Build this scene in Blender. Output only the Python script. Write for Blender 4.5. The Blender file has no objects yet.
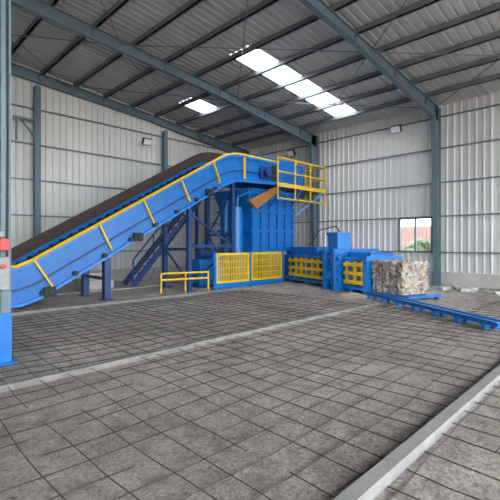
import bpy, bmesh, math, random
from mathutils import Vector, Matrix, noise
random.seed(7)
S=bpy.context.scene
try:
    S.view_settings.view_transform='Standard'
except Exception: pass

# ---------------------------------------------------------------- materials
def mat(name,col,rough=.5,metal=0.0,var=0.0,scale=4.0,bump=0.0,bscale=40.0,col2=None,stretch=(1,1,1)):
    m=bpy.data.materials.new(name); m.use_nodes=True
    nt=m.node_tree; b=nt.nodes['Principled BSDF']
    b.inputs['Roughness'].default_value=rough; b.inputs['Metallic'].default_value=metal
    b.inputs['Base Color'].default_value=(*col,1)
    tc=nt.nodes.new('ShaderNodeTexCoord'); mp=nt.nodes.new('ShaderNodeMapping')
    mp.inputs['Scale'].default_value=stretch
    nt.links.new(tc.outputs['Object'],mp.inputs['Vector'])
    if var>0 or col2:
        n=nt.nodes.new('ShaderNodeTexNoise'); n.inputs['Scale'].default_value=scale; n.inputs['Detail'].default_value=6
        n.inputs['Roughness'].default_value=.65
        r=nt.nodes.new('ShaderNodeValToRGB')
        c2=col2 if col2 else tuple(c*(1-var) for c in col)
        r.color_ramp.elements[0].position=.32; r.color_ramp.elements[0].color=(*c2,1)
        r.color_ramp.elements[1].position=.66; r.color_ramp.elements[1].color=(*col,1)
        nt.links.new(mp.outputs[0],n.inputs['Vector']); nt.links.new(n.outputs['Fac'],r.inputs[0]); nt.links.new(r.outputs[0],b.inputs['Base Color'])
    if bump>0:
        n2=nt.nodes.new('ShaderNodeTexNoise'); n2.inputs['Scale'].default_value=bscale; n2.inputs['Detail'].default_value=4
        bp=nt.nodes.new('ShaderNodeBump'); bp.inputs['Strength'].default_value=bump; bp.inputs['Distance'].default_value=.03
        nt.links.new(mp.outputs[0],n2.inputs['Vector']); nt.links.new(n2.outputs['Fac'],bp.inputs['Height']); nt.links.new(bp.outputs[0],b.inputs['Normal'])
    return m
BLUE=mat('blue_paint',(.0,.15,.52),.4,0,.25,3)
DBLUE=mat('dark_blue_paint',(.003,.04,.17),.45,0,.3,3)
LBLUE=mat('light_blue_paint',(.005,.20,.62),.38,0,.2,3)
YEL=mat('yellow_paint',(.68,.46,.01),.4,0,.18,5)
STEEL=mat('slate_steel_paint',(.115,.18,.22),.5,.1,.2,3)
PURL=mat('purlin_paint',(.16,.19,.21),.5,.2,.2,2)
GALV=mat('galvanised',(.30,.30,.295),.65,.1,.3,6)
CONC=mat('formwork_dusty',(.25,.238,.225),.9,0,.4,5)
BLACK=mat('black_rubber',(.015,.015,.017),.6)
BELT=mat('belt_rubber',(.040,.032,.030),.75,0,.5,5,.4,30)
SKIRT=mat('skirt_rubber_brown',(.055,.035,.03),.75,0,.5,5)
RUST=mat('rebar_rust',(.075,.066,.06),.7,.3,.5,9)
ORNG=mat('orange_brown_plate',(.34,.15,.04),.55,0,.4,5)
PLINTH=mat('plinth_plaster',(.47,.455,.43),.85,0,.25,2,.3,20)
APRON=mat('smooth_concrete',(.47,.44,.41),.9,0,.3,1.2,.2,20)
WHITE=mat('rubble_white',(.52,.51,.49),.85,0,.45,6)
RED=mat('red_paint',(.5,.03,.02),.4)
GLASSL=mat('lamp_glass',(.75,.78,.8),.2)
LEAF=mat('leaves',(.05,.085,.03),.8,0,.6,6)
EARTH=mat('outside_earth',(.28,.21,.16),.95,0,.3,.6)
BRICK=mat('outside_wall_pink',(.24,.15,.13),.9,0,.2,2)

def sheet_mat(name,c1,c2,axis,rough=.5,metal=.15):
    m=bpy.data.materials.new(name); m.use_nodes=True; nt=m.node_tree; b=nt.nodes['Principled BSDF']
    b.inputs['Roughness'].default_value=rough; b.inputs['Metallic'].default_value=metal
    tc=nt.nodes.new('ShaderNodeTexCoord'); sp=nt.nodes.new('ShaderNodeSeparateXYZ')
    nt.links.new(tc.outputs['Object'],sp.inputs[0])
    fl=nt.nodes.new('ShaderNodeMath'); fl.operation='FLOOR'
    nt.links.new(sp.outputs[axis],fl.inputs[0])
    wn=nt.nodes.new('ShaderNodeTexWhiteNoise'); wn.noise_dimensions='1D'; nt.links.new(fl.outputs[0],wn.inputs['W'])
    n=nt.nodes.new('ShaderNodeTexNoise'); n.inputs['Scale'].default_value=.8; n.inputs['Detail'].default_value=5
    nt.links.new(tc.outputs['Object'],n.inputs['Vector'])
    ad=nt.nodes.new('ShaderNodeMath'); ad.operation='ADD'; nt.links.new(wn.outputs['Value'],ad.inputs[0]); nt.links.new(n.outputs['Fac'],ad.inputs[1])
    hf=nt.nodes.new('ShaderNodeMath'); hf.operation='MULTIPLY'; hf.inputs[1].default_value=.5; nt.links.new(ad.outputs[0],hf.inputs[0])
    r=nt.nodes.new('ShaderNodeValToRGB'); r.color_ramp.elements[0].position=.15; r.color_ramp.elements[1].position=.85
    r.color_ramp.elements[0].color=(*c2,1); r.color_ramp.elements[1].color=(*c1,1)
    nt.links.new(hf.outputs[0],r.inputs[0]); nt.links.new(r.outputs[0],b.inputs['Base Color'])
    return m
WALLX=sheet_mat('wall_sheet_gable',(.64,.655,.635),(.48,.50,.49),0)
WALLY=sheet_mat('wall_sheet_side',(.68,.695,.68),(.52,.535,.53),1)
ROOFM=sheet_mat('roof_sheet',(.49,.51,.52),(.39,.41,.425),1)

SKYL=bpy.data.materials.new('skylight_panel'); SKYL.use_nodes=True
nt=SKYL.node_tree; nt.nodes.clear()
o=nt.nodes.new('ShaderNodeOutputMaterial'); tr=nt.nodes.new('ShaderNodeBsdfTranslucent'); tr.inputs[0].default_value=(.95,.97,1,1)
tp=nt.nodes.new('ShaderNodeBsdfTransparent'); mx=nt.nodes.new('ShaderNodeMixShader'); mx.inputs[0].default_value=.3
nt.links.new(tr.outputs[0],mx.inputs[1]); nt.links.new(tp.outputs[0],mx.inputs[2]); nt.links.new(mx.outputs[0],o.inputs[0])

# rough unfinished concrete / hardcore floor
FLOOR=bpy.data.materials.new('rough_concrete'); FLOOR.use_nodes=True
nt=FLOOR.node_tree; b=nt.nodes['Principled BSDF']; b.inputs['Roughness'].default_value=.95
tc=nt.nodes.new('ShaderNodeTexCoord')
def nz(sc,det,ro=.6,dist=0):
    n=nt.nodes.new('ShaderNodeTexNoise'); n.inputs['Scale'].default_value=sc; n.inputs['Detail'].default_value=det; n.inputs['Roughness'].default_value=ro; n.inputs['Distortion'].default_value=dist
    nt.links.new(tc.outputs['Object'],n.inputs['Vector']); return n
def ramp(src,p0,c0,p1,c1):
    r=nt.nodes.new('ShaderNodeValToRGB'); r.color_ramp.elements[0].position=p0; r.color_ramp.elements[1].position=p1
    r.color_ramp.elements[0].color=(*c0,1); r.color_ramp.elements[1].color=(*c1,1); nt.links.new(src,r.inputs[0]); return r
def mul(a_,b_,f=1):
    m_=nt.nodes.new('ShaderNodeMixRGB'); m_.blend_type='MULTIPLY'; m_.inputs[0].default_value=f
    nt.links.new(a_,m_.inputs[1]); nt.links.new(b_,m_.inputs[2]); return m_
n1=nz(.55,8,.65,.6); n2=nz(30,8,.9); n3=nz(5,6,.75,.4)
r1=ramp(n1.outputs['Fac'],.36,(.50,.465,.43),.62,(.78,.735,.68))
r2=ramp(n2.outputs['Fac'],.40,(.34,.325,.31),.56,(1,1,1))
r3=ramp(n3.outputs['Fac'],.38,(.60,.585,.57),.58,(1,1,1))
m1=mul(r1.outputs[0],r2.outputs[0]); m2=mul(m1.outputs[0],r3.outputs[0]); nt.links.new(m2.outputs[0],b.inputs['Base Color'])
vo=nt.nodes.new('ShaderNodeTexVoronoi'); vo.inputs['Scale'].default_value=30; nt.links.new(tc.outputs['Object'],vo.inputs['Vector'])
bp=nt.nodes.new('ShaderNodeBump'); bp.inputs['Strength'].default_value=.7; bp.inputs['Distance'].default_value=.025
bp2=nt.nodes.new('ShaderNodeBump'); bp2.inputs['Strength'].default_value=.7; bp2.inputs['Distance'].default_value=.05
bp3=nt.nodes.new('ShaderNodeBump'); bp3.inputs['Strength'].default_value=.7; bp3.inputs['Distance'].default_value=.10
nt.links.new(vo.outputs['Distance'],bp.inputs['Height']); nt.links.new(n2.outputs['Fac'],bp2.inputs['Height']); nt.links.new(bp.outputs[0],bp2.inputs['Normal'])
nt.links.new(n3.outputs['Fac'],bp3.inputs['Height']); nt.links.new(bp2.outputs[0],bp3.inputs['Normal']); nt.links.new(bp3.outputs[0],b.inputs['Normal'])

# bale
BALE=bpy.data.materials.new('baled_waste'); BALE.use_nodes=True
nt=BALE.node_tree; b=nt.nodes['Principled BSDF']; b.inputs['Roughness'].default_value=.6
tc=nt.nodes.new('ShaderNodeTexCoord'); vo=nt.nodes.new('ShaderNodeTexVoronoi'); vo.inputs['Scale'].default_value=14
mp=nt.nodes.new('ShaderNodeMapping'); mp.inputs['Scale'].default_value=(1,1,1.2)
nn_=nt.nodes.new('ShaderNodeTexNoise'); nn_.inputs['Scale'].default_value=7; nn_.inputs['Detail'].default_value=5
mxv=nt.nodes.new('ShaderNodeMixRGB'); mxv.inputs[0].default_value=.3
nt.links.new(tc.outputs['Object'],mp.inputs[0]); nt.links.new(mp.outputs[0],mxv.inputs[1]); nt.links.new(tc.outputs['Object'],nn_.inputs['Vector']); nt.links.new(nn_.outputs['Color'],mxv.inputs[2])
nt.links.new(mxv.outputs[0],vo.inputs['Vector'])
sp=nt.nodes.new('ShaderNodeSeparateColor'); nt.links.new(vo.outputs['Color'],sp.inputs[0])
r=nt.nodes.new('ShaderNodeValToRGB'); r.color_ramp.interpolation='CONSTANT'
els=[(0,(.40,.37,.32)),(.25,(.28,.22,.17)),(.42,(.50,.47,.43)),(.58,(.17,.13,.10)),(.66,(.38,.32,.25)),(.82,(.25,.28,.27)),(.88,(.36,.2,.14)),(.92,(.62,.62,.61))]
cr=r.color_ramp
cr.elements[0].position=0; cr.elements[0].color=(*els[0][1],1); cr.elements[1].position=els[1][0]; cr.elements[1].color=(*els[1][1],1)
for p,c in els[2:]:
    e=cr.elements.new(p); e.color=(*c,1)
nt.links.new(sp.outputs[0],r.inputs[0]); nt.links.new(r.outputs[0],b.inputs['Base Color'])

# ---------------------------------------------------------------- geometry helpers
I=Matrix.Identity(4)
class G:
    def __init__(s,M=I): s.bm=bmesh.new(); s.M=M
    def add(s,vs,fs):
        v=[s.bm.verts.new(s.M@Vector(p)) for p in vs]
        for f in fs:
            try: s.bm.faces.new([v[i] for i in f])
            except ValueError: pass
    def box(s,x0,x1,y0,y1,z0,z1):
        s.add([(x0,y0,z0),(x1,y0,z0),(x1,y1,z0),(x0,y1,z0),(x0,y0,z1),(x1,y0,z1),(x1,y1,z1),(x0,y1,z1)],
              [(0,3,2,1),(4,5,6,7),(0,1,5,4),(1,2,6,5),(2,3,7,6),(3,0,4,7)])
        return s
    def frust(s,r0,z0,r1,z1):
        a=r0;c=r1
        s.add([(a[0],a[2],z0),(a[1],a[2],z0),(a[1],a[3],z0),(a[0],a[3],z0),(c[0],c[2],z1),(c[1],c[2],z1),(c[1],c[3],z1),(c[0],c[3],z1)],
              [(0,3,2,1),(4,5,6,7),(0,1,5,4),(1,2,6,5),(2,3,7,6),(3,0,4,7)])
        return s
    def beam(s,p,q,w,h=None,w2=None):
        h=h or w; p=Vector(p); q=Vector(q); d=(q-p).normalized()
        up=Vector((0,0,1)) if abs(d.z)<.98 else Vector((0,1,0))
        sd=d.cross(up).normalized(); u=sd.cross(d)
        vs=[]
        for c,k in ((p,1),(q,(w2 or w)/w)):
            for i,j in ((-1,-1),(1,-1),(1,1),(-1,1)): vs.append(c+sd*i*w/2*k+u*j*h/2)
        s.add(vs,[(0,1,2,3),(4,7,6,5),(0,4,5,1),(1,5,6,2),(2,6,7,3),(3,7,4,0)])
        return s
    def cyl(s,p,q,r,n=10,r2=None):
        p=Vector(p); q=Vector(q); d=(q-p).normalized(); r2=r if r2 is None else r2
        up=Vector((0,0,1)) if abs(d.z)<.98 else Vector((0,1,0))
        sd=d.cross(up).normalized(); u=sd.cross(d); vs=[]
        for c,rr in ((p,r),(q,r2)):
            for i in range(n):
                t=2*math.pi*i/n; vs.append(c+sd*math.cos(t)*rr+u*math.sin(t)*rr)
        fs=[tuple(range(n)),tuple(range(2*n-1,n-1,-1))]
        for i in range(n): fs.append((i,i+n,(i+1)%n+n,(i+1)%n))
        s.add(vs,fs); return s
    def path(s,pts,r,n=8):
        for a,b in zip(pts,pts[1:]): s.cyl(a,b,r,n)
        return s
    def plate(s,poly,y0,y1):
        n=len(poly); vs=[(x,y0,z) for x,z in poly]+[(x,y1,z) for x,z in poly]
        s.add(vs,[tuple(range(n)),tuple(range(2*n-1,n-1,-1))]+[(i,i+n,(i+1)%n+n,(i+1)%n) for i in range(n)])
        return s
    def strip(s,top,bot,y0,y1):
        for i in range(len(top)-1):
            s.plate([top[i],top[i+1],bot[i+1],bot[i]],y0,y1)
        return s
    def done(s,name,m,parent=None,bevel=0,smooth=False,recalc=True):
        if recalc: bmesh.ops.recalc_face_normals(s.bm,faces=s.bm.faces)
        me=bpy.data.meshes.new(name); s.bm.to_mesh(me); s.bm.free()
        ob=bpy.data.objects.new(name,me); S.collection.objects.link(ob)
        for k in (m if isinstance(m,(list,tuple)) else [m]): me.materials.append(k)
        if parent: ob.parent=parent
        if bevel:
            md=ob.modifiers.new('b','BEVEL'); md.width=bevel; md.segments=2; md.limit_method='ANGLE'
        if smooth:
            for p in me.polygons: p.use_smooth=True
        return ob
def empty(name,loc=(0,0,0)):
    e=bpy.data.objects.new(name,None); S.collection.objects.link(e); return e

A=16.0; B=16.0; A0=-18.0; B0=-8.0; RID=-1.0
def roofz(a): return 6.86+.1*(16-a) if a>=RID else 6.86+.1*(16-RID)-.1*(RID-a)

# ---------------------------------------------------------------- floor / ground
G().box(A0,A,B0,B,-.25,0).done('floor',FLOOR)
G().box(-90,90,-90,90,-.6,-.26).done('outside_ground',EARTH)
G().box(A0+.6,10.2,12.9,B-.5,0,.03).done('concrete_apron',APRON)

def prof(x0,x1,p=.25,d=.03):
    out=[]; n=int(round((x1-x0)/p))
    for i in range(n):
        x=x0+i*p
        out+=[(x,0),(x+p*.62,0),(x+p*.72,d),(x+p*.9,d)]
    out.append((x1,0)); return out
g=G(); pr=prof(B0,B); zs=[.5,1.3,2.55,4.7,6.86+.02]
for (y0,d0),(y1,d1) in zip(pr,pr[1:]):
    for z0,z1 in zip(zs,zs[1:]):
        if z0==1.3 and y0>=5.99 and y1<=7.26: continue
        g.add([(A-d0,y0,z0),(A-d1,y1,z0),(A-d1,y1,z1),(A-d0,y0,z1)],[(0,1,2,3)])
g.done('wall_right',WALLY,recalc=False)
g=G(); pr=prof(A0,A)
for (x0,d0),(x1,d1) in zip(pr,pr[1:]):
    g.add([(x0,B-d0,.5),(x1,B-d1,.5),(x1,B-d1,roofz(x1)),(x0,B-d0,roofz(x0))],[(0,1,2,3)])
g.done('wall_left',WALLX,recalc=False)
g=G(); pr=prof(B0,B)
for (y0,d0),(y1,d1) in zip(pr,pr[1:]):
    g.add([(A0+d0,y0,0),(A0+d1,y1,0),(A0+d1,y1,6.86),(A0+d0,y0,6.86)],[(0,1,2,3)])
g.done('wall_rear',WALLY,recalc=False)
G().box(A-.12,A+.12,B0,B,0,.5).box(A0,A-.12,B-.12,B+.12,0,.5).done('trim_plinth',PLINTH)

# roof
g=G(); pr=prof(B0,B+.25)
as_=[A0,RID]+[RID+i*1.2 for i in range(1,14)]+[A+.3]
sk=[]
for (y0,d0),(y1,d1) in zip(pr,pr[1:]):
    for x0,x1 in zip(as_,as_[1:]):
        xm=(x0+x1)/2
        isk=(8.49<y0 and y1<9.51 and xm>9 and xm<15.3) or (12.99<y0 and y1<14.01 and 9.6<xm<10.8)
        g.add([(x0,y0,roofz(x0)+d0),(x0,y1,roofz(x0)+d1),(x1,y1,roofz(x1)+d1),(x1,y0,roofz(x1)+d0)],[(0,1,2,3)])
        sk.append(1 if isk else 0)
ob=g.done('ceiling',[ROOFM,SKYL],recalc=False)
for p,k in zip(ob.data.polygons,sk): p.material_index=k

g=G()
for i in range(1,14):
    x=RID+i*1.2; g.box(x-.03,x+.03,B0,B-.05,roofz(x)-.17,roofz(x)-.015)
    g.box(x-.03,x+.06,B0,B-.05,roofz(x)-.17,roofz(x)-.155)
for i in range(0,14):
    x=RID-.1-i*1.2; g.box(x-.03,x+.03,B0,B-.05,roofz(x)-.17,roofz(x)-.015)
g.done('roof_purlins',PURL)
g=G()
for (b1,b2) in ((11.3,15.7),(5.7,11.3),(.1,5.7)):
    for k in range(3):
        x1=15.4-k*4.8; x2=x1-4.8
        g.cyl((x1,b1,roofz(x1)-.3),(x2,b2,roofz(x2)-.3),.016,6); g.cyl((x1,b2,roofz(x1)-.3),(x2,b1,roofz(x2)-.3),.016,6)
g.done('roof_bracing_rods',PURL)

def ibeam_raft(b,name='roof_rafter',dd=.5):
    g=G()
    for x0,x1,h0,h1 in ((15.75,9.5,.50,.28),(9.5,RID,.28,.42),(RID,-11,.42,.28),(-11,A0+.2,.28,.5)):
        z0=roofz(x0)-.175; z1=roofz(x1)-.175
        def quad(y0,y1,u0,u1,l0,l1):
            g.plate([(x0,u0),(x1,u1),(x1,l1),(x0,l0)],y0,y1)
        quad(b-.008,b+.008,z0,z1,z0-h0,z1-h1)
        quad(b-.08,b+.08,z0,z1,z0-.015,z1-.015)
        quad(b-.08,b+.08,z0-h0,z1-h1,z0-h0-.015,z1-h1-.015)
    x=14.5
    while x>RID:
        g.box(x-.006,x+.006,b-.07,b+.07,roofz(x)-.45,roofz(x)-.18); x-=2.4
    g.done(name,STEEL)
for b in (11.3,5.69,.08,-5.5): ibeam_raft(b)
ibeam_raft(15.8)

def column_side(b,a=15.72,inner=-1,name='steel_column'):
    g=G(); zt=roofz(a)-.18; s=inner
    x=a+.12*(-s)
    g.plate([(x,0),(x,zt),(x+s*.54,zt),(x+s*.24,0)],b-.008,b+.008)
    g.plate([(x,0),(x,zt),(x+s*.015,zt),(x+s*.015,0)],b-.09,b+.09)
    g.plate([(x+s*.24,0),(x+s*.54,zt),(x+s*.555,zt),(x+s*.255,0)],b-.09,b+.09)
    g.box(x-.4 if s<0 else x-.05,x+.05 if s<0 else x+.4,b-.17,b+.17,0,.03)
    g.done(name,STEEL)
for b in (11.3,5.69,.08,-5.5): column_side(b)
for b in (11.3,5.69,.08,-5.5): column_side(b,A0+.3,1)
def hcol(a,b,zt,w=.2,name='steel_column'):
    g=G(); g.box(a-w/2,a+w/2,b-w/2,b-w/2+.015,0,zt).box(a-w/2,a+w/2,b+w/2-.015,b+w/2,0,zt).box(a-.008,a+.008,b-w/2,b+w/2,0,zt)
    g.box(a-w/2-.06,a+w/2+.06,b-w/2-.06,b+w/2+.06,0,.03)
    if abs(a-4.8)<.01:   # lamp / cable outrigger bracket
        g.beam((a-.1,b-.1,6.0),(a-.8,b-.1,6.0),.07).beam((a-.1,b-.1,5.4),(a-.6,b-.1,6.0),.05).beam((a-.7,b-.1,6.0),(a-.7,b-.1,5.2),.05)
    return g.done(name,STEEL)
for a in (15.6,10.2,4.8,-.6,-6,-11.5): hcol(a,15.72,roofz(a)-.7)

g=G()
for z in (1.25,2.62,3.9,5.2,6.4): g.box(A-.12,A-.035,B0,B-.15,z-.022,z+.022)
for z in (1.25,2.6,3.9,5.2,6.5): g.box(A0,A-.1,B-.12,B-.035,z-.022,z+.022)
g.done('wall_girts',PURL)

# window
w=empty('window_1')
g=G()
for y in (5.98,6.62,7.27): g.box(A-.08,A+.03,y-.03,y+.03,1.27,2.58)
for z in (1.27,2.58): g.box(A-.08,A+.03,5.95,7.3,z-.03,z+.03)
g.done('frame',STEEL,w)
g=G()
for i in range(9):
    y=6.06+i*.14; g.cyl((A-.02,y,1.29),(A-.02,y,2.56),.007,6)
g.done('grille',PURL,w)
g=G(); g.box(24,24.3,-6,26,-.26,2.6); g.done('boundary_wall',BRICK)
g=G()
for i in range(60):
    c=Vector((19.5+random.random()*1.2,2+random.random()*14,.1+random.random()*1.3)); rr=.25+random.random()*.3
    vs=bmesh.ops.create_icosphere(g.bm,subdivisions=2,radius=rr,matrix=Matrix.Translation(c))['verts']
    for v in vs: v.co+=noise.noise_vector(v.co*4)*.2
g.done('hedge',LEAF)

# ---------------------------------------------------------------- foreground column (left)
p=empty('control_post')
a,b=1.38,6.12
g=G(); w_=.26
g.box(a-w_/2,a+w_/2,b-w_/2,b-w_/2+.02,0,roofz(a)-.2).box(a-w_/2,a+w_/2,b+w_/2-.02,b+w_/2,0,roofz(a)-.2).box(a-.01,a+.01,b-w_/2,b+w_/2,0,roofz(a)-.2)
g.done('post',STEEL,p)
G().box(a-.2,a+.2,b-.2,b+.2,0,.03).box(a-.135,a+.135,b-.15,b-.131,.03,.68).done('base_cladding',BLUE,p,.006)
G().box(a-.12,a+.08,b-.27,b-.135,1.0,1.42).box(a-.1,a+.03,b-.24,b-.135,1.68,1.76).done('switch_box',GALV,p,.01)
G().box(a-.02,a+.09,b-.24,b-.135,1.5,1.66).cyl((a-.0,b-.27,1.3),(a-.0,b-.31,1.3),.03,12).done('emergency_stop',RED,p,.01)
g=G().path([(a+.08,b-.15,1.42),(a+.09,b-.15,3.0),(a+.08,b-.15,5.5),(a+.08,b-.15,8)],.014,6).done('conduit',BLACK,p)

# ---------------------------------------------------------------- formwork channels
def chan(x0,x1,y,w=.08,h=.07,m=CONC):
    g=G(); g.box(x0,x1,y-w/2,y+w/2,h-.012,h).box(x0,x1,y-w/2,y-w/2+.012,0,h-.012).box(x0,x1,y+w/2-.012,y+w/2,0,h-.012)
    g.done('formwork_channel',m)
chan(-6,3.6,4.94); chan(3.62,9.6,4.97,.08,.07)
chan(.3,13.5,1.27,.10,.09,GALV); chan(-8,8.5,9.85,.09,.08)

# rebar mesh laid loose over the ground (wavy bars standing clear of it, some stretches missing)
g=G(); R=.0052
def bar(fn,t0,t1,key):
    ts=[t0]
    while ts[-1]<t1: ts.append(min(t1,ts[-1]+.4))
    pts=[fn(t) for t in ts]
    for k,(p_,q_) in enumerate(zip(pts,pts[1:])):
        if noise.noise(Vector((ts[k]*.9,key*5.1,20)))>.42: continue
        g.cyl(p_,q_,R,4)
def zz(x_,y_,base): return base+.040*(.5+noise.noise(Vector((x_*.55,y_*.55,0))))
def wav(t,s): return noise.noise(Vector((t*.5,s*7.3,3.1)))*.085+noise.noise(Vector((t*1.7,s*3.3,9.1)))*.03
y=-3.8
while y<9.6:
    if abs(y-4.95)>.09 and abs(y-1.27)>.09:
        yy=y+random.uniform(-.04,.04)
        cl=(1.36,4.86) if 1.27<y<4.95 else ((5.06,9.75) if y>4.95 else (-5,1.18))
        bar(lambda t:(t,min(max(yy+wav(t,yy),cl[0]),cl[1]),zz(t,yy,.016)),-5,9.4 if y>3 else 14.0,yy)
    y+=.29
x=-5
while x<14.0:
    xx=x+random.uniform(-.04,.04)
    for (u,v) in ((-3.9,1.2),(1.34,4.88),(5.04,9.7)):
        if x>9.3 and u>5: continue
        if x>9.3 and u>1.3: v=3.0
        bar(lambda t:(xx+wav(t,xx+40),t,zz(xx,t,.027)),u,v,xx+30)
    x+=.31
g.done('rebar_grid',RUST)

# ---------------------------------------------------------------- belt conveyor
c=empty('belt_conveyor')
by=10.75; bw=1.55
top=[(.2,1.0),(2.8,1.0),(3.12,1.13),(9.2,4.57),(9.55,4.73),(9.9,4.82),(10.3,4.85),(12.35,4.85)]
bot=[(.2,.06),(2.9,.06),(3.35,.2),(9.2,3.5),(9.6,3.7),(9.95,3.82),(10.3,3.86),(12.35,3.95)]
def off(pl,dz): return [(x,z+dz) for x,z in pl]
def lerp(p1,p2,k): return [(a_[0]*(1-k)+b_[0]*k,a_[1]*(1-k)+b_[1]*k) for a_,b_ in zip(p1,p2)]
G().strip(lerp(top,bot,.02),lerp(top,bot,.98),by,by+.03).strip(lerp(top,bot,.02),lerp(top,bot,.98),by+bw-.03,by+bw).done('side_plates',BLUE,c)
g=G()
for yy0,yy1 in ((by-.08,by),(by+bw,by+bw+.08)):
    g.strip(top,lerp(top,bot,.07),yy0,yy1); g.strip(lerp(top,bot,.92),bot,yy0,yy1)
g.done('flanges',LBLUE,c)
g=G(); g.strip(lerp(top,bot,.55),lerp(top,bot,.60),by-.04,by); g.done('seam_channel',DBLUE,c)
g=G()
tp_=[(x,by-.06,z+.03) for x,z in top]; g.path(tp_,.045,8)
for (x0,z0),(x1,z1) in (((3.2,1.17),(3.62,.5)),((4.85,2.1),(5.2,1.4)),((6.2,2.87),(6.55,2.2)),((7.55,3.63),(7.9,2.95)),((8.9,4.4),(9.2,3.7)),((10.4,4.85),(10.4,4.0)),((1.6,1),(1.6,.2))):
    g.beam((x0,by-.05,z0),(x1,by-.05,z1),.09,.05)
g.done('yellow_rails',YEL,c)
bt=off(top,-.16); bb=off(top,-.20)
G().strip(bt,bb,by+.12,by+bw-.12).done('belt',BELT,c)
G().strip(off(bot,.22),off(bot,.18),by+.12,by+bw-.12).done('belt_return',BELT,c)
G().strip(off(top,.34),off(top,-.02),by+bw-.08,by+bw-.05).done('skirt_far',SKIRT,c)
g=G()
for i in range(22):
    k=3.2+i*.28; z=1.13+.565*(k-3.12)-.16
    g.beam((k,by+.15,z+.03),(k,by+bw-.15,z+.03),.03,.08)
g.done('cleats',BLACK,c)
g=G()
for i in range(8):
    x=3.4+i*.8; z=.2+.564*(x-3.35)+.12
    g.cyl((x,by-.1,z),(x,by+bw+.1,z),.07,12)
g.cyl((12.1,by-.02,4.4),(12.1,by+bw+.02,4.4),.32,20)
g.done('rollers',BLACK,c)
g=G()
for x,z in ((3.55,.38),(6.0,1.78),(8.7,3.33)):
    g.box(x-.14,x+.14,by-.16,by-.04,z-.12,z+.12); g.cyl((x,by-.2,z),(x,by-.15,z),.08,12)
g.done('bearing_housings',BLACK,c,.02)
g=G()
for x in (5.1,7.95,9.9):
    zt=.2+.564*(x-3.35) if x<9.3 else 3.8
    for yy in (by+.06,by+bw-.06):
        g.beam((x,yy,0),(x,yy,zt),.18 if x<6 else .13); g.box(x-.15,x+.15,yy-.15,yy+.15,0,.025)
    g.beam((x,by+.06,zt*.5),(x,by+bw-.06,zt*.5),.08)
    if x>6:
        g.beam((x,by+.06,.3),(x,by+bw-.06,zt*.5),.05); g.beam((x,by+.06,zt-.3),(x,by+bw-.06,zt*.5),.05)
g.beam((7.95,by+.06,1.5),(9.9,by+.06,1.5),.09).beam((7.95,by+.06,.2),(9.9,by+.06,1.5),.06).beam((7.95,by+.06,2.6),(9.9,by+.06,1.5),.06)
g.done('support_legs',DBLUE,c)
G().plate([(10.6,3.2),(12.4,4.0),(12.4,3.75),(11.0,2.9)],by-.14,by+.0).done('chute_plate',ORNG,c)
G().box(12.35,12.4,by,by+bw,3.8,5.05).box(11.2,12.4,by+.02,by+bw,4.98,5.03).done('head_hood',BLUE,c)
g=G().cyl((11.5,by-.3,4.35),(11.5,by-.02,4.35),.16,16).box(11.2,11.8,by-.14,by-.08,4.1,4.6); g.done('drive_motor',DBLUE,c)

# ---------------------------------------------------------------- hopper tower
h=empty('feed_hopper')
G().box(11.2,13.7,11.1,13.0,1.25,2.9).frust((11.2,13.7,11.1,13.0),2.9,(10.95,13.7,11.1,13.2),3.75).done('body',BLUE,h,.01)
G().box(12.45,13.75,10.95,13.1,3.93,5.1).done('upper_enclosure',BLUE,h,.01)
g=G()
for x in (11.2,11.7,12.2,12.7,13.2,13.7): g.box(x-.04,x+.04,11.02,11.1,1.25,3.7)
for z in (1.3,2.1,2.9,3.72): g.box(11.16,13.74,11.0,11.1,z-.05,z+.05); g.box(11.08,11.2,11.0,13.1,z-.05,z+.05)
for y in (11.6,12.1,12.6): g.box(11.1,11.2,y-.04,y+.04,1.25,2.9)
g.done('ribs',BLUE,h)
g=G()
for x in (11.25,13.65):
    for y in (11.2,12.95): g.beam((x,y,0),(x,y,1.25),.16)
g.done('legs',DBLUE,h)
g=G().cyl((10.75,11.5,1.2),(10.75,11.5,3.0),.22,16).cyl((10.75,12.1,1.2),(10.75,12.1,3.3),.12,12).path([(10.7,11.4,3.0),(10.7,11.4,3.4),(11.1,11.1,3.6),(11.6,11.0,3.55)],.05)
g.box(10.5,11.0,11.3,12.3,0,1.2)
g.done('hydraulic_cylinders',LBLUE,h)

# platform
pf=empty('access_platform')
G().box(11.95,15.2,10.4,11.1,3.86,3.92).box(13.8,15.2,11.1,12.6,3.86,3.92).done('deck',DBLUE,pf)
g=G()
for z in (3.98,4.45,5.0): g.cyl((11.95,10.4,z),(15.2,10.4,z),.035,8).cyl((15.2,10.4,z),(15.2,12.6,z),.035,8)
for x in (11.95,13.05,14.1,15.2): g.cyl((x,10.4,3.35),(x,10.4,5.0),.035,8)
for y in (11.5,12.6): g.cyl((15.2,y,3.6),(15.2,y,5.0),.035,8)
g.beam((11.95,10.38,3.9),(15.2,10.38,3.9),.03,.12).cyl((11.95,10.4,3.38),(15.2,10.4,3.38),.035,8)
g.done('railing',YEL,pf)
g=G()
for x in (12.2,13.5): g.beam((x,10.45,3.84),(x,10.98,3.1),.07)
g.beam((15.1,10.5,3.84),(13.8,11.3,2.6),.08).beam((15.1,12.4,3.84),(13.8,12.4,2.6),.08)
g.box(13.8,14.3,10.95,11.0,3.92,5.0)
g.done('brackets',BLUE,pf)

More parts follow.
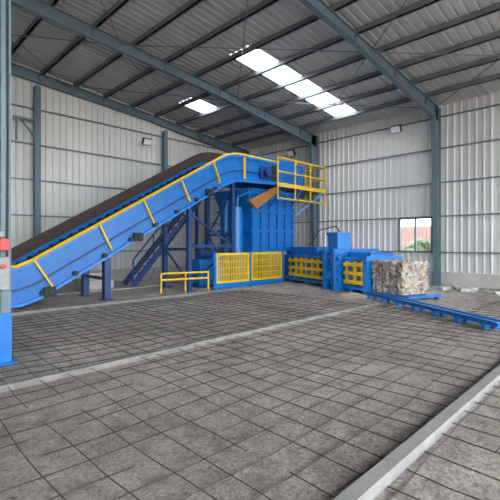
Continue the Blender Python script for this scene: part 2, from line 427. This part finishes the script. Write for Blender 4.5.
# stairs behind
st=empty('access_stairs')
g=G()
for yy in (12.95,13.6): g.beam((7.1,yy,.1),(10.4,yy,3.7),.05,.2)
for i in range(1,15):
    x=7.1+i*.22; z=i*.247; g.box(x-.1,x+.1,12.95,13.6,z-.015,z+.015)
g.box(10.3,10.85,12.8,13.8,3.66,3.72)
g.beam((10.4,12.95,0.03),(10.4,12.95,3.7),.1).beam((10.4,13.6,0.03),(10.4,13.6,3.7),.1)
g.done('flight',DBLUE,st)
g=G()
g.cyl((7.1,12.95,1),(10.4,12.95,4.7),.03).cyl((7.1,12.95,.5),(10.4,12.95,4.2),.025)
for i in range(5): x=7.1+i*.82; g.cyl((x,12.95,(x-7.1)*1.12+.03),(x,12.95,(x-7.1)*1.12+1),.025)
g.done('handrail',DBLUE,st)

# ---------------------------------------------------------------- guard fence
f=empty('safety_guard_fence')
gy=10.5; X0,X1,XM=8.8,12.35,10.5
g=G()
for x in (X0,XM,X1): g.box(x-.05,x+.05,gy-.04,gy+.04,0,1.27)
g.box(X0,X1,gy-.03,gy+.03,.02,.2)
g.done('posts',BLUE,f)
g=G()
for (u,v) in ((X0+.06,XM-.06),(XM+.06,X1-.06)):
    g.box(u,v,gy-.03,gy+.02,1.17,1.25).box(u,v,gy-.03,gy+.02,.2,.28).box(u,u+.07,gy-.03,gy+.02,.28,1.17).box(v-.07,v,gy-.03,gy+.02,.28,1.17)
    n=20
    for i in range(1,n):
        x=u+(v-u)*i/n; g.box(x-.018,x+.018,gy-.012,gy+.002,.28,1.17)
    for z in (.5,.72,.95): g.box(u,v,gy-.02,gy-.012,z-.015,z+.015)
g.done('mesh_panels',YEL,f)
r_=empty('barrier_rail')
g=G()
for z in (.62,.42): g.cyl((7.0,11.0,z),(8.6,10.6,z),.035)
for t in (0,.5,1): g.cyl((7.0+1.6*t,11.0-.4*t,0),(7.0+1.6*t,11.0-.4*t,.65),.03)
g.done('rails',YEL,r_)
u=empty('hydraulic_power_unit')
G().box(8.8,10.2,11.3,12.2,.1,1.0).done('tank',BLUE,u,.02)
G().box(8.75,10.25,11.25,12.25,0,.1).done('skid',DBLUE,u)
g=G().cyl((9.0,11.7,1.2),(9.6,11.7,1.2),.18,16).cyl((9.6,11.7,1.2),(9.9,11.7,1.2),.1,12).box(8.95,9.65,11.55,11.85,1.0,1.04); g.done('motor',DBLUE,u)
g=G().path([(9.9,11.7,1.2),(10.1,11.6,1.6),(10.45,11.5,1.8)],.03).path([(9.9,11.8,1.0),(10.2,11.7,1.4),(10.45,11.7,2.1)],.03).done('hoses',BLACK,u)

# ---------------------------------------------------------------- baling machine (rotated)
d=Vector((-.342,-.94,0)).normalized(); n_=Vector((.94,-.342,0)).normalized()
org=Vector((12.87,10.6,0))
M=Matrix(((d.x,n_.x,0,org.x),(d.y,n_.y,0,org.y),(0,0,1,0),(0,0,0,1)))
bl=empty('baling_machine')
G(M).box(-.5,4.75,.08,1.3,.2,1.08).done('chamber',BLUE,bl,.01)
g=G(M).box(-.5,4.75,0,1.38,.1,.2).box(-.5,4.75,0,1.38,1.05,1.13)
for s in (0,1.3,2.6,3.9): g.box(s-.05,s+.05,0,.1,0,1.1)
g.done('frame',LBLUE,bl,.005)
g=G(M)
def ribs(s0,s1):
    for z in (.34,.62,.9):
        g.box(s0,s1,-.05,.09,z-.055,z+.055)
    k=s0+.12
    while k<s1: g.box(k-.03,k+.03,-.03,.09,.25,1.02); k+=.38
ribs(.05,2.7); ribs(3.62,4.6)
g.done('yellow_ribs',YEL,bl)
G(M).box(2.85,3.0,-.34,1.6,0,1.40).box(3.35,3.52,-.34,1.6,0,1.40).box(3.0,3.35,-.2,1.5,.15,1.3).done('clamp_frame',BLUE,bl,.012)
g=G(M)
for z in (.4,.75,1.1): g.cyl((2.75,-.2,z),(3.65,-.2,z),.06,12)
g.cyl((3.17,.0,.5),(3.17,-.36,.5),.13,14); g.done('tension_cylinders',LBLUE,bl)
G(M).box(2.85,3.4,-.1,.45,1.3,1.92).box(2.8,3.45,-.15,.5,1.88,1.97).done('gate_housing',LBLUE,bl,.015)
G(M).box(-.4,1.6,.3,1.25,1.13,1.45).box(1.6,2.6,.4,1.2,1.13,1.3).box(3.6,4.6,.25,1.2,1.13,1.3).done('top_covers',BLUE,bl,.02)
g=G(M)
for s in (.2,.9,1.6,2.3): g.box(s-.04,s+.04,.0,.1,.2,1.15)
g.done('stiffeners',DBLUE,bl)
G(M).box(4.6,4.78,-.06,1.42,.0,1.2).done('exit_frame',LBLUE,bl,.01)
g=G(M).path([(3.0,.3,1.97),(2.8,.3,2.2),(1.5,.5,2.1),(.3,.8,1.45)],.022); g.done('hoses',BLACK,bl)
# outfeed rails
o_=empty('outfeed_rail')
P0=Vector((10.75,5.95,0)); dd=Vector((8.15,1.9,0))-P0; L=dd.length; dd.normalize(); nn2=Vector((-dd.y,dd.x,0))
M2=Matrix(((dd.x,nn2.x,0,P0.x),(dd.y,nn2.y,0,P0.y),(0,0,1,0),(0,0,0,1)))
g=G(M2)
for nn in (0,.22):
    g.box(0,L,nn-.05,nn+.05,.10,.115).box(0,L,nn-.01,nn+.01,.115,.175).box(0,L,nn-.05,nn+.05,.175,.19)
s=.3
while s<L: g.box(s-.04,s+.04,0,.22,.101,.13); g.box(s-.05,s+.05,-.05,.05,0,.1); g.box(s-.05,s+.05,.17,.27,0,.1); s+=.7
g.done('rails',LBLUE,o_)
bt_=empty('bale_table')
G(M).box(4.8,6.4,-.02,1.22,.08,.14).done('deck',BLUE,bt_)
g=G(M)
for s in (4.9,6.3):
    for q in (.05,1.15): g.box(s-.05,s+.05,q-.05,q+.05,0,.08)
g.done('feet',DBLUE,bt_)

# bale
b_=empty('waste_bale')
bm=bmesh.new(); bmesh.ops.create_cube(bm,size=1); bmesh.ops.subdivide_edges(bm,edges=bm.edges,cuts=40,use_grid_fill=True)
for v in bm.verts:
    q=v.co.copy(); q.x*=1.22; q.y*=.98; q.z*=.93
    q+=noise.noise_vector(q*5)*.06+noise.noise_vector(q*13)*.05+noise.noise_vector(q*26)*.03
    q.z=max(q.z,-.45)
    if any(abs(q.x-k)<.025 for k in (-.42,-.14,.14,.42)): q.y*=.96; q.z*=.98
    q.x=max(q.x,-.66)
    v.co=M@(q+Vector((5.48,.56,.595)))
me=bpy.data.meshes.new('bale_body'); bm.to_mesh(me); bm.free(); me.materials.append(BALE)
ob=bpy.data.objects.new('bale_body',me); S.collection.objects.link(ob); ob.parent=b_
g=G(M)
for s in (-.42,-.14,.14,.42):
    x=5.48+s; g.path([(x,.05,.155),(x,.05,1.06),(x,1.07,1.06),(x,1.07,.155),(x,.05,.155)],.007,5)
g.done('tie_wires',RUST,b_)

# flood lights
def flood(loc,dirv):
    e=empty('flood_light'); l=Vector(loc); dv=Vector(dirv)
    G().beam(l+dv*.35,l+dv*.47-Vector((0,0,.06)),.42,.3).done('housing',BLACK,e,.02)
    G().beam(l+dv*.47-Vector((0,0,.06)),l+dv*.48-Vector((0,0,.065)),.36,.24).done('lens',GLASSL,e)
    G().beam(l,l+dv*.36,.05).done('arm',BLACK,e)
flood((15.9,7.2,6.2),(-1,0,0)); flood((9.15,15.9,6.05),(0,-1,0)); flood((15.9,12.6,6.1),(-1,0,0))

# flattened concrete rubble near right wall
g=G()
for i in range(60):
    x=15.15-random.random()*1.0; y=1.2+random.random()*6; r0=.05+random.random()*.12
    if abs(y-5.69)<.5: continue
    an=random.random()*3; t=Matrix.Translation((x,y,r0*.3))@Matrix.Rotation(an,4,'Z')@Matrix.Rotation(random.uniform(-.3,.3),4,'X')
    vs=bmesh.ops.create_cube(g.bm,size=1,matrix=t@Matrix.Diagonal((r0*2.4,r0*1.6,r0*.8,1)))['verts']
    for v in vs: v.co+=noise.noise_vector(v.co*9)*r0*.4; v.co.z=max(.001,v.co.z)
g.done('rubble_pile',WHITE)
g=G().box(5.4,6.5,13.2,14.0,.03,.35).box(5.6,6.3,13.3,13.8,.35,.6); g.done('concrete_blocks',PLINTH,None,.02)

# ---------------------------------------------------------------- lighting
W=bpy.data.worlds.new('sky'); S.world=W; W.use_nodes=True
bg=W.node_tree.nodes['Background']; bg.inputs[0].default_value=(.94,.965,1,1); bg.inputs[1].default_value=9.4
sn=bpy.data.lights.new('sun','SUN'); sn.energy=9; sn.angle=.02; sn.color=(1,.95,.88)
so=bpy.data.objects.new('sun',sn); S.collection.objects.link(so)
so.rotation_euler=Vector((.25,-.35,-1)).to_track_quat('-Z','Y').to_euler()

cam=bpy.data.cameras.new('camera'); co=bpy.data.objects.new('camera',cam); S.collection.objects.link(co)
cam.lens=28.8; cam.sensor_width=36; cam.shift_y=-.014
co.location=(0,0,1.6); co.rotation_euler=(math.radians(90),0,math.radians(-45))
S.camera=co
